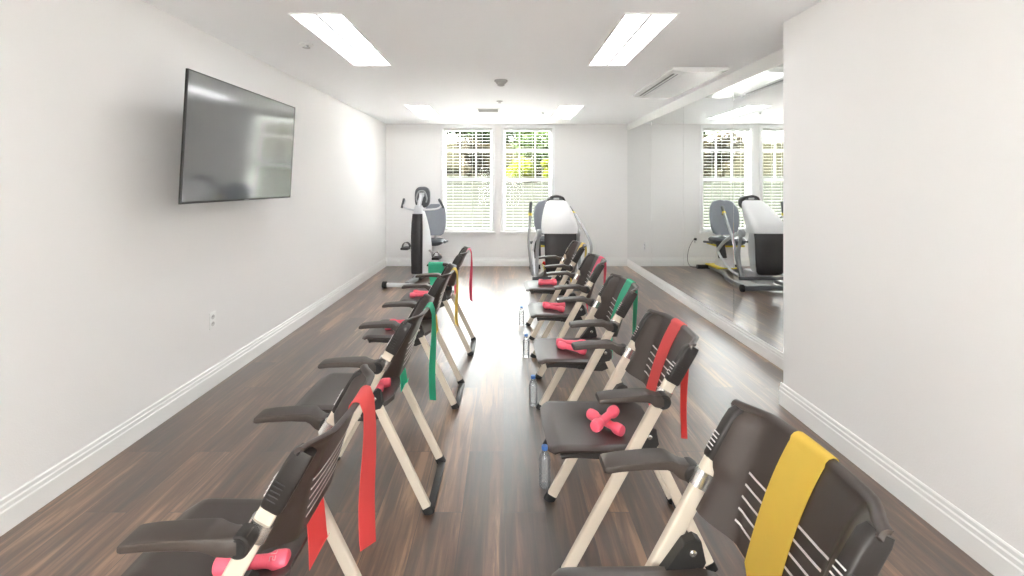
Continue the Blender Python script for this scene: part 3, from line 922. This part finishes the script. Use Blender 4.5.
bm = NB(); loft(bm, [[(x, .62+y, z) for x, y in sect(16, w, d, 4)] for z, w, d in ((.09, .075, .16), (.2, .065, .13), (.44, .055, .10))]); finish('seat_post', bm, 'white', bk)
bm = NB(); loft(bm, [[(x, .55+y, z) for x, y in sect(24, w, d, 3)] for z, w, d in ((.44, .14, .15), (.47, .19, .20), (.505, .2, .21), (.53, .18, .19))]); finish('seat_cushion', bm, 'seatslate', bk)
bm = NB()
rings = []
for z, w in ((.57, .10), (.60, .15), (.70, .185), (.85, .195), (.98, .18), (1.05, .14), (1.08, .09)):
    rings.append([(x, .74+.12*(z-.57)+.05*(abs(x)/.2)**2*-1+y, z) for x, y in sect(24, w, .032, 2.8)])
loft(bm, rings); finish('backrest', bm, 'seatgrey', bk, angle=60)
bm = NB(); tube(bm, [(0, .72, .48), (0, .80, .62), (0, .83, .8)], .025, .02, n=10, k=4); finish('backrest_post', bm, 'steel', bk)
for s in (-1, 1):
    bm = NB(); tube(bm, [(s*.12, .62, .485), (s*.22, .62, .485), (s*.25, .58, .50), (s*.255, .40, .505)], .014, n=10, k=4); tube(bm, [(s*.255, .52, .505), (s*.255, .38, .505)], .019, n=10); finish('seat_handle', bm, 'darkgrey', bk)

# ------------------------------------------------------------------ recumbent elliptical (right)
el = thing('recumbent_elliptical', 'white hooded recumbent elliptical machine with black front panel, back of room', 'exercise machine', (.74, 6.5, 0), 0)
# front body with black front panel
bm = NB()
rings = []
for z, hw, y0, y1 in ((.20, .08, -.38, -.10), (.26, .11, -.41, -.08), (.45, .14, -.43, -.08), (.65, .16, -.43, -.12), (.79, .18, -.42, -.20)):
    rings.append([(x, (y0+y1)/2+y, z) for x, y in sect(28, hw, (y1-y0)/2, 5)])
loft(bm, rings); finish('body', bm, 'lightsilver', el, angle=50)
bm = NB()
g = []
for z, hw, y in ((.21, .12, -.40), (.225, .155, -.43), (.26, .182, -.445), (.34, .194, -.45), (.45, .200, -.452), (.62, .206, -.452), (.70, .208, -.448), (.76, .208, -.43)):
    g.append([(hw*a, y-.012+.04*abs(a)**4+.018*(1-a*a), z) for a in (-1, -.95, -.85, -.6, -.3, 0, .3, .6, .85, .95, 1)])
sheet(bm, g, .012); finish('front_panel', bm, 'dark', el, angle=60)
# white hood sloping up to console
bm = NB()
rings = []
for z, hw, y0, y1 in ((.76, .235, -.455, -.20), (.82, .240, -.45, -.18), (.90, .232, -.39, -.13), (.98, .215, -.30, -.07), (1.06, .19, -.19, -.01), (1.12, .165, -.10, .04), (1.165, .135, -.04, .06), (1.18, .10, -.01, .05)):
    rings.append([(x, (y0+y1)/2+y, z) for x, y in sect(32, hw, (y1-y0)/2, 3.6)])
loft(bm, rings); finish('hood', bm, 'white', el, angle=55)
bm = NB()
rings = []
for y, w, h in ((.06, .10, .07), (.08, .135, .095), (.14, .14, .10), (.18, .12, .085)):
    rings.append([(x, y, 1.15+z) for x, z in sect(28, w, h, 2.6)])
loft(bm, rings); con = finish('console', bm, 'darkgrey', el, angle=50)
bm = NB()
tube(bm, [(-.12, .06, 1.16), (-.09, .05, 1.215), (0, .045, 1.24), (.09, .05, 1.215), (.12, .06, 1.16)], .016, n=10, k=5); finish('console_trim', bm, 'dark', con)
bm = NB(); box(bm, -.04, .04, .042, .05, 1.19, 1.215, .002); finish('console_badge', bm, 'lightsilver', con)
bm = NB(); tube(bm, [(0, -.10, .30), (0, -.06, .70), (0, .02, .95), (0, .11, 1.12)], .045, .035, n=14, p=3, k=4); finish('console_mast', bm, 'lightsilver', el)
# collar silver at sides between hood and black
for s in (-1, 1):
    bm = NB()
    lathe(bm, [(.045, -.03), (.055, -.02), (.055, .02), (.045, .03)], 20, Matrix.Translation((s*.262, -.20, .74)) @ Matrix.Rotation(PI/2, 4, 'Y')); finish('pivot_cap', bm, 'silver', el)
# swing arms
def arm(pts, s, glab):
    bm = NB(); tube(bm, pts, .019, n=12, k=6); a = finish('swing_arm', bm, 'silver', el)
    p = [Vector(q) for q in pts]
    top, nx = p[-1], p[-2]
    d = (top-nx).normalized()
    bm = NB(); tube(bm, [top-d*.01, top+d*.14], .024, n=12, radii=[.9, 1, 1, 1, .85]); finish('hand_grip', bm, 'darkgrey', a)
    bm = NB(); tube(bm, [top-d*.05, top-d*.012], .026, n=12); finish('grip_collar', bm, 'yellowp', a)
    bm = NB(); tube(bm, [top-d*.06, top-d*.06+Vector((s*.0, .07, -.01))], .010, n=8); finish('lever', bm, 'dark', a)
arm([(-.345, -.10, .15), (-.375, -.12, .35), (-.40, -.12, .6), (-.385, -.10, .85), (-.375, -.08, 1.02)], -1, '')
arm([(.34, -.32, .17), (.40, -.34, .40), (.42, -.30, .62), (.34, .05, .86), (.27, .30, 1.0)], 1, '')
# linkage
for s in (-1, 1):
    bm = NB()
    tube(bm, [(s*.265, -.20, .74), (s*.285, -.16, .5), (s*.29, -.20, .30), (s*.30, -.30, .14)], .024, .018, n=12, k=5)
    finish('link_bar', bm, 'silver', el)
    bm = NB()
    tube(bm, [(s*.25, -.05, .72), (s*.30, .18, .60), (s*.31, .42, .42)], .026, .018, n=12, k=5)
    tube(bm, [(s*.30, -.25, .16), (s*.31, .0, .20), (s*.31, .25, .30), (s*.31, .42, .42)], .018, n=10, k=5)
    lk = finish('pedal_arm', bm, 'lightsilver', el)
    bm = NB(); box(bm, s*.25-.06, s*.25+.06, .40, .445, .30, .56, .015, rot=Matrix.Rotation(-.35, 3, 'X')); finish('foot_plate', bm, 'dark', lk)
bm = NB()
for s in (-1, 1):
    tube(bm, [(s*.30, -.46, .045), (s*.30, .1, .05), (s*.16, .55, .06), (s*.12, 1.15, .06)], .03, .026, n=12, p=3.5, k=4)
finish('base_frame', bm, 'silver', el)
bm = NB(); tube(bm, [(-.36, -.46, .05), (.36, -.46, .05)], .03, .03, n=12, p=3.5); st = finish('front_stabilizer', bm, 'darkgrey', el)
for s in (-1, 1):
    bm = NB(); lathe(bm, [(.03, -.02), (.048, -.016), (.048, .016), (.03, .02)], 20, Matrix.Translation((s*.385, -.45, .048)) @ Matrix.Rotation(PI/2, 4, 'Y')); finish('wheel', bm, 'rubber', st)
bm = NB(); tube(bm, [(-.36, -.33, .15), (.36, -.33, .15)], .022, .022, n=12, p=3.5); finish('cross_bar', bm, 'darkgrey', el)
bm = NB(); prism(bm, [(-.30, .075), (.05, .075), (.02, .22), (-.28, .22)], 'x', -.12, .12, bev=.008); finish('drive_cover', bm, 'lightsilver', el)
bm = NB(); tube(bm, [(-.32, 1.12, .05), (.32, 1.12, .05)], .035, .035, n=12, p=3.5); finish('rear_stabilizer', bm, 'dark', el)
bm = NB(); box(bm, -.12, .20, .66, 1.10, .092, .115, .01); finish('yellow_strip', bm, 'yellowp', el)
bm = NB(); loft(bm, [[(x, .84+y, z) for x, y in sect(16, w, d, 4)] for z, w, d in ((.11, .11, .18), (.2, .10, .15), (.44, .09, .12))]); finish('seat_post', bm, 'white', el)
bm = NB(); box(bm, -.2, .22, .60, 1.0, .44, .47, .012); finish('seat_carrier', bm, 'yellowp', el)
bm = NB(); loft(bm, [[(x, .77+y, z) for x, y in sect(24, w, d, 3)] for z, w, d in ((.47, .2, .20), (.50, .24, .24), (.54, .25, .25), (.57, .22, .22))]); finish('seat_cushion', bm, 'seatslate', el)
bm = NB()
rings = []
for z, w in ((.60, .14), (.63, .19), (.75, .23), (.92, .24), (1.04, .22), (1.12, .16), (1.15, .10)):
    rings.append([(-.03+x, 0.93+.15*(z-.6)-.06*(abs(x)/.24)**2+y, z) for x, y in sect(24, w, .04, 2.8)])
loft(bm, rings); finish('backrest', bm, 'seatgrey', el, angle=60)
bm = NB(); tube(bm, [(0, .90, .5), (-.02, 1.01, .66), (-.02, 1.06, .85)], .028, .02, n=10, k=4); finish('backrest_post', bm, 'steel', el)
for s in (-1, 1):
    bm = NB(); tube(bm, [(s*.16, .87, .49), (s*.30, .87, .49), (s*.32, .82, .50), (s*.325, .56, .51)], .016, n=10, k=4); finish('seat_handle', bm, 'darkgrey', el)
bm = NB(); tube(bm, [(-.09, -.10, .27), (-.15, -.05, .29), (-.19, -.02, .31)], .022, n=8); finish('red_knob', bm, 'redp', el)

# power cord + plug on back wall
t = thing('power_cord', 'thin black power cord from the back wall outlet to the white hooded machine', 'cord', (.96, YB-.008, .44))
bm = NB(); box(bm, -.018, .018, -.04, 0, -.02+.024, .02+.024, .006); finish('plug', bm, 'rubber', t)
bm = NB(); tube(bm, [(0, -.04, .024), (.06, -.07, .01), (.13, -.08, -.12), (.16, -.08, -.30), (.12, -.10, -.42), (.02, -.16, -.434), (-.10, -.22, -.434)], .004, n=6, k=6); finish('cable', bm, 'rubber', t)

# ------------------------------------------------------------------ outdoors
bm = NB()
n = 40
def gz(x, y):
    return -.25 + .02*math.sin(x*.3+y*.2) + 1.75*ss(11, 25, y) + (0 if y < 25 else (y-25)*.14)
g = [[(-45+90*i/n, YB+.15+.01+62*j/n, gz(-45+90*i/n, YB+62*j/n)) for j in range(n+1)] for i in range(n+1)]
vv = [[bm.verts.new(p) for p in r] for r in g]
for i in range(n):
    for j in range(n):
        f = bm.faces.new((vv[i][j], vv[i+1][j], vv[i+1][j+1], vv[i][j+1]))
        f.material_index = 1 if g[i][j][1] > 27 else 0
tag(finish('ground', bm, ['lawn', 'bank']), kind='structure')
bm = NB(); box(bm, -12, 12, YB+.16, 13.4, -.3, -.17); tag(finish('bounce_slab', bm, 'bounce', smooth=False), kind='structure')  # added out of view, bounces sun and sky onto the ceiling
bm = NB(); box(bm, -14, 14, YF-12, YF-.12, -.16, -.04); tag(finish('fill_ground', bm, 'fill_paving', smooth=False), kind='structure')  # unseen paving added with the glazed door, returns daylight into the room

def tree(x, y, h, cr, m, label, nl=2600, leaf=.16, trunk=True, name='tree', base=None, flat=1.0, cat='tree', group='trees outside the windows'):
    gzv = gz(x, y)-.05
    t = thing(name, label, cat, (x, y, gzv), 0, group)
    if trunk:
        bm = NB(); tube(bm, [(0, 0, 0), (.1, .05, h*.35), (-.05, .1, h*.7)], .16*h/6, n=8, radii=[1, .8, .5], k=3)
        for k in range(4):
            a = k*1.7+x; tube(bm, [(0, .05, h*.4+.1*k), (cr*.5*math.cos(a), cr*.5*math.sin(a), h*.6+.2*k)], .05*h/6, n=6)
        finish('trunk', bm, 'bark', t)
    rnd = random.Random(int(x*100+y*7))
    bm = NB()
    cl = []
    for k in range(14):
        a = rnd.uniform(0, 2*PI); r = cr*rnd.uniform(.1, .7); zz = h*rnd.uniform(.42, .88) if trunk else h*rnd.uniform(.25, .75)
        cl.append((r*math.cos(a), r*math.sin(a)*.7, zz, cr*rnd.uniform(.3, .5)))
    for k in range(nl):
        cx, cy, cz, rr = cl[k % 14]
        d = Vector((rnd.gauss(0, 1), rnd.gauss(0, 1), rnd.gauss(0, 1))).normalized()*rr*rnd.uniform(.5, 1)**.5
        c = Vector((cx, cy, cz))+Vector((d.x, d.y, d.z*.8*flat))
        if c.z < .03: c.z = .03
        q = Matrix.Rotation(rnd.uniform(0, 2*PI), 3, 'Z') @ Matrix.Rotation(rnd.uniform(-1.2, 1.2), 3, 'X')
        s = leaf*rnd.uniform(.6, 1.3)
        vs = [bm.verts.new(c+q @ Vector(p)) for p in ((-s, 0, 0), (0, -s*.45, .02*s), (s, 0, 0), (0, s*.45, .02*s))]
        bm.faces.new(vs)
    finish('crown', bm, m, t, smooth=False)
tree(-5.2, 30, 4.6, 2.2, 'leaf_dark', 'dark green tree at the left edge of the left window view', 3600, .2)
tree(-2.9, 33.5, 4.5, 1.9, 'leaf_mid', 'mid green tree in the middle of the left window view', 3600, .2)
tree(-.9, 30.5, 4.1, 1.8, 'leaf_dark', 'dark green tree seen beside the pier between the windows', 3200, .18)
tree(1.1, 34, 4.2, 2.0, 'leaf_mid', 'light green tree at the left of the right window view', 3600, .2)
tree(3.3, 31, 4.2, 1.9, 'leaf_dark', 'dark green tree at the right of the right window view', 3600, .2)
tree(5.6, 34, 4.5, 2.1, 'leaf_mid', 'green tree beyond the right window edge', 3000, .2)
tree(-8.6, 32, 5.0, 2.3, 'leaf_mid', 'green tree far left outside, beyond the left window', 3000, .22)
for k, (x, y, h, cr, m, lb) in enumerate([
    (-4.4, 25, 2.6, 1.5, 'leaf_brown', 'brownish shrub on the slope at the left of the left window view'),
    (-1.3, 25.4, 2.7, 1.5, 'leaf_brown', 'brownish green shrub on the slope at the right of the left window view'),
    (.95, 25.0, 1.7, 1.0, 'leaf_yellow', 'bright yellow-green bush at the left of the right window view'),
    (2.9, 25.2, 1.5, .95, 'leaf_yellow', 'bright yellow-green bush at the right of the right window view'),
    (2.1, 27.6, 3.3, 1.7, 'leaf_mid', 'green shrub up the slope behind the yellow-green bushes'),
    (6.2, 25.5, 3.0, 1.9, 'leaf_mid', 'green shrub on the slope right of the yellow-green bushes'),
    (-7.6, 25.5, 3.0, 1.9, 'leaf_brown', 'brownish shrub on the slope far left outside the left window')]):
    tree(x, y, h, cr, m, lb, 2400, .10 if m == 'leaf_yellow' else .14, False, 'shrub', cat='shrub', group='shrubs outside the windows')

# ------------------------------------------------------------------ light
w = bpy.data.worlds.new('World'); sc.world = w; w.use_nodes = True
nt = w.node_tree
bg = nt.nodes['Background']
sky = nt.nodes.new('ShaderNodeTexSky'); sky.sky_type = 'HOSEK_WILKIE'; sky.turbidity = 6; sky.sun_direction = Vector((-.3, -.6, .7)).normalized(); sky.ground_albedo = .4
mxr = nt.nodes.new('ShaderNodeMix'); mxr.data_type = 'RGBA'; mxr.inputs['Factor'].default_value = .82
nt.links.new(sky.outputs[0], mxr.inputs['A']); mxr.inputs['B'].default_value = (1.0, 1.0, 1.0, 1)
nt.links.new(mxr.outputs['Result'], bg.inputs['Color'])
SKY = 15.0
bg.inputs['Strength'].default_value = SKY
# portals in the windows and the added door guide daylight sampling
for i, (a, b) in enumerate((W1, W2, (DX0, DX1))):
    ld = bpy.data.lights.new('window_portal', 'AREA'); ld.shape = 'RECTANGLE'; ld.size = b-a; ld.size_y = (WZ1-WZ0) if i < 2 else DZ; ld.cycles.is_portal = True
    lo = bpy.data.objects.new('window_portal', ld); C.objects.link(lo)
    lo.location = ((a+b)/2, YB+.145, (WZ0+WZ1)/2); lo.rotation_euler = (-PI/2, 0, 0)
    if i == 2: lo.location = ((a+b)/2, YF-.115, DZ/2); lo.rotation_euler = (PI/2, 0, 0)
    lo['kind'] = 'helper'

sl = bpy.data.lights.new('sun', 'SUN'); sl.energy = 260; sl.angle = math.radians(3); sl.color = (1, .985, .97)
so = bpy.data.objects.new('sun', sl); C.objects.link(so); so.location = (-20, 10, 20)
so.rotation_euler = Vector((.62, .08, -.8)).to_track_quat('-Z', 'Y').to_euler()
# ------------------------------------------------------------------ camera
cd = bpy.data.cameras.new('camera'); co = bpy.data.objects.new('camera', cd); C.objects.link(co)
co.location = (0, 0, 1.41); co.rotation_euler = (PI/2, 0, 0)
cd.sensor_width = 36; cd.lens = 36*463/1024; cd.shift_x = 8/1024; cd.shift_y = -104/1024; cd.clip_start = .02; cd.clip_end = 200
sc.camera = co
sc.view_settings.view_transform = 'Standard'; sc.view_settings.look = 'None'; sc.view_settings.gamma = 1
sc.view_settings.use_curve_mapping = False
sc.view_settings.exposure = 0.12
sc.cycles.use_denoising = True
sc.cycles.max_bounces = 14; sc.cycles.diffuse_bounces = 8; sc.cycles.glossy_bounces = 6; sc.cycles.transparent_max_bounces = 16
sc.cycles.sample_clamp_indirect = 60
sc.cycles.caustics_reflective = True
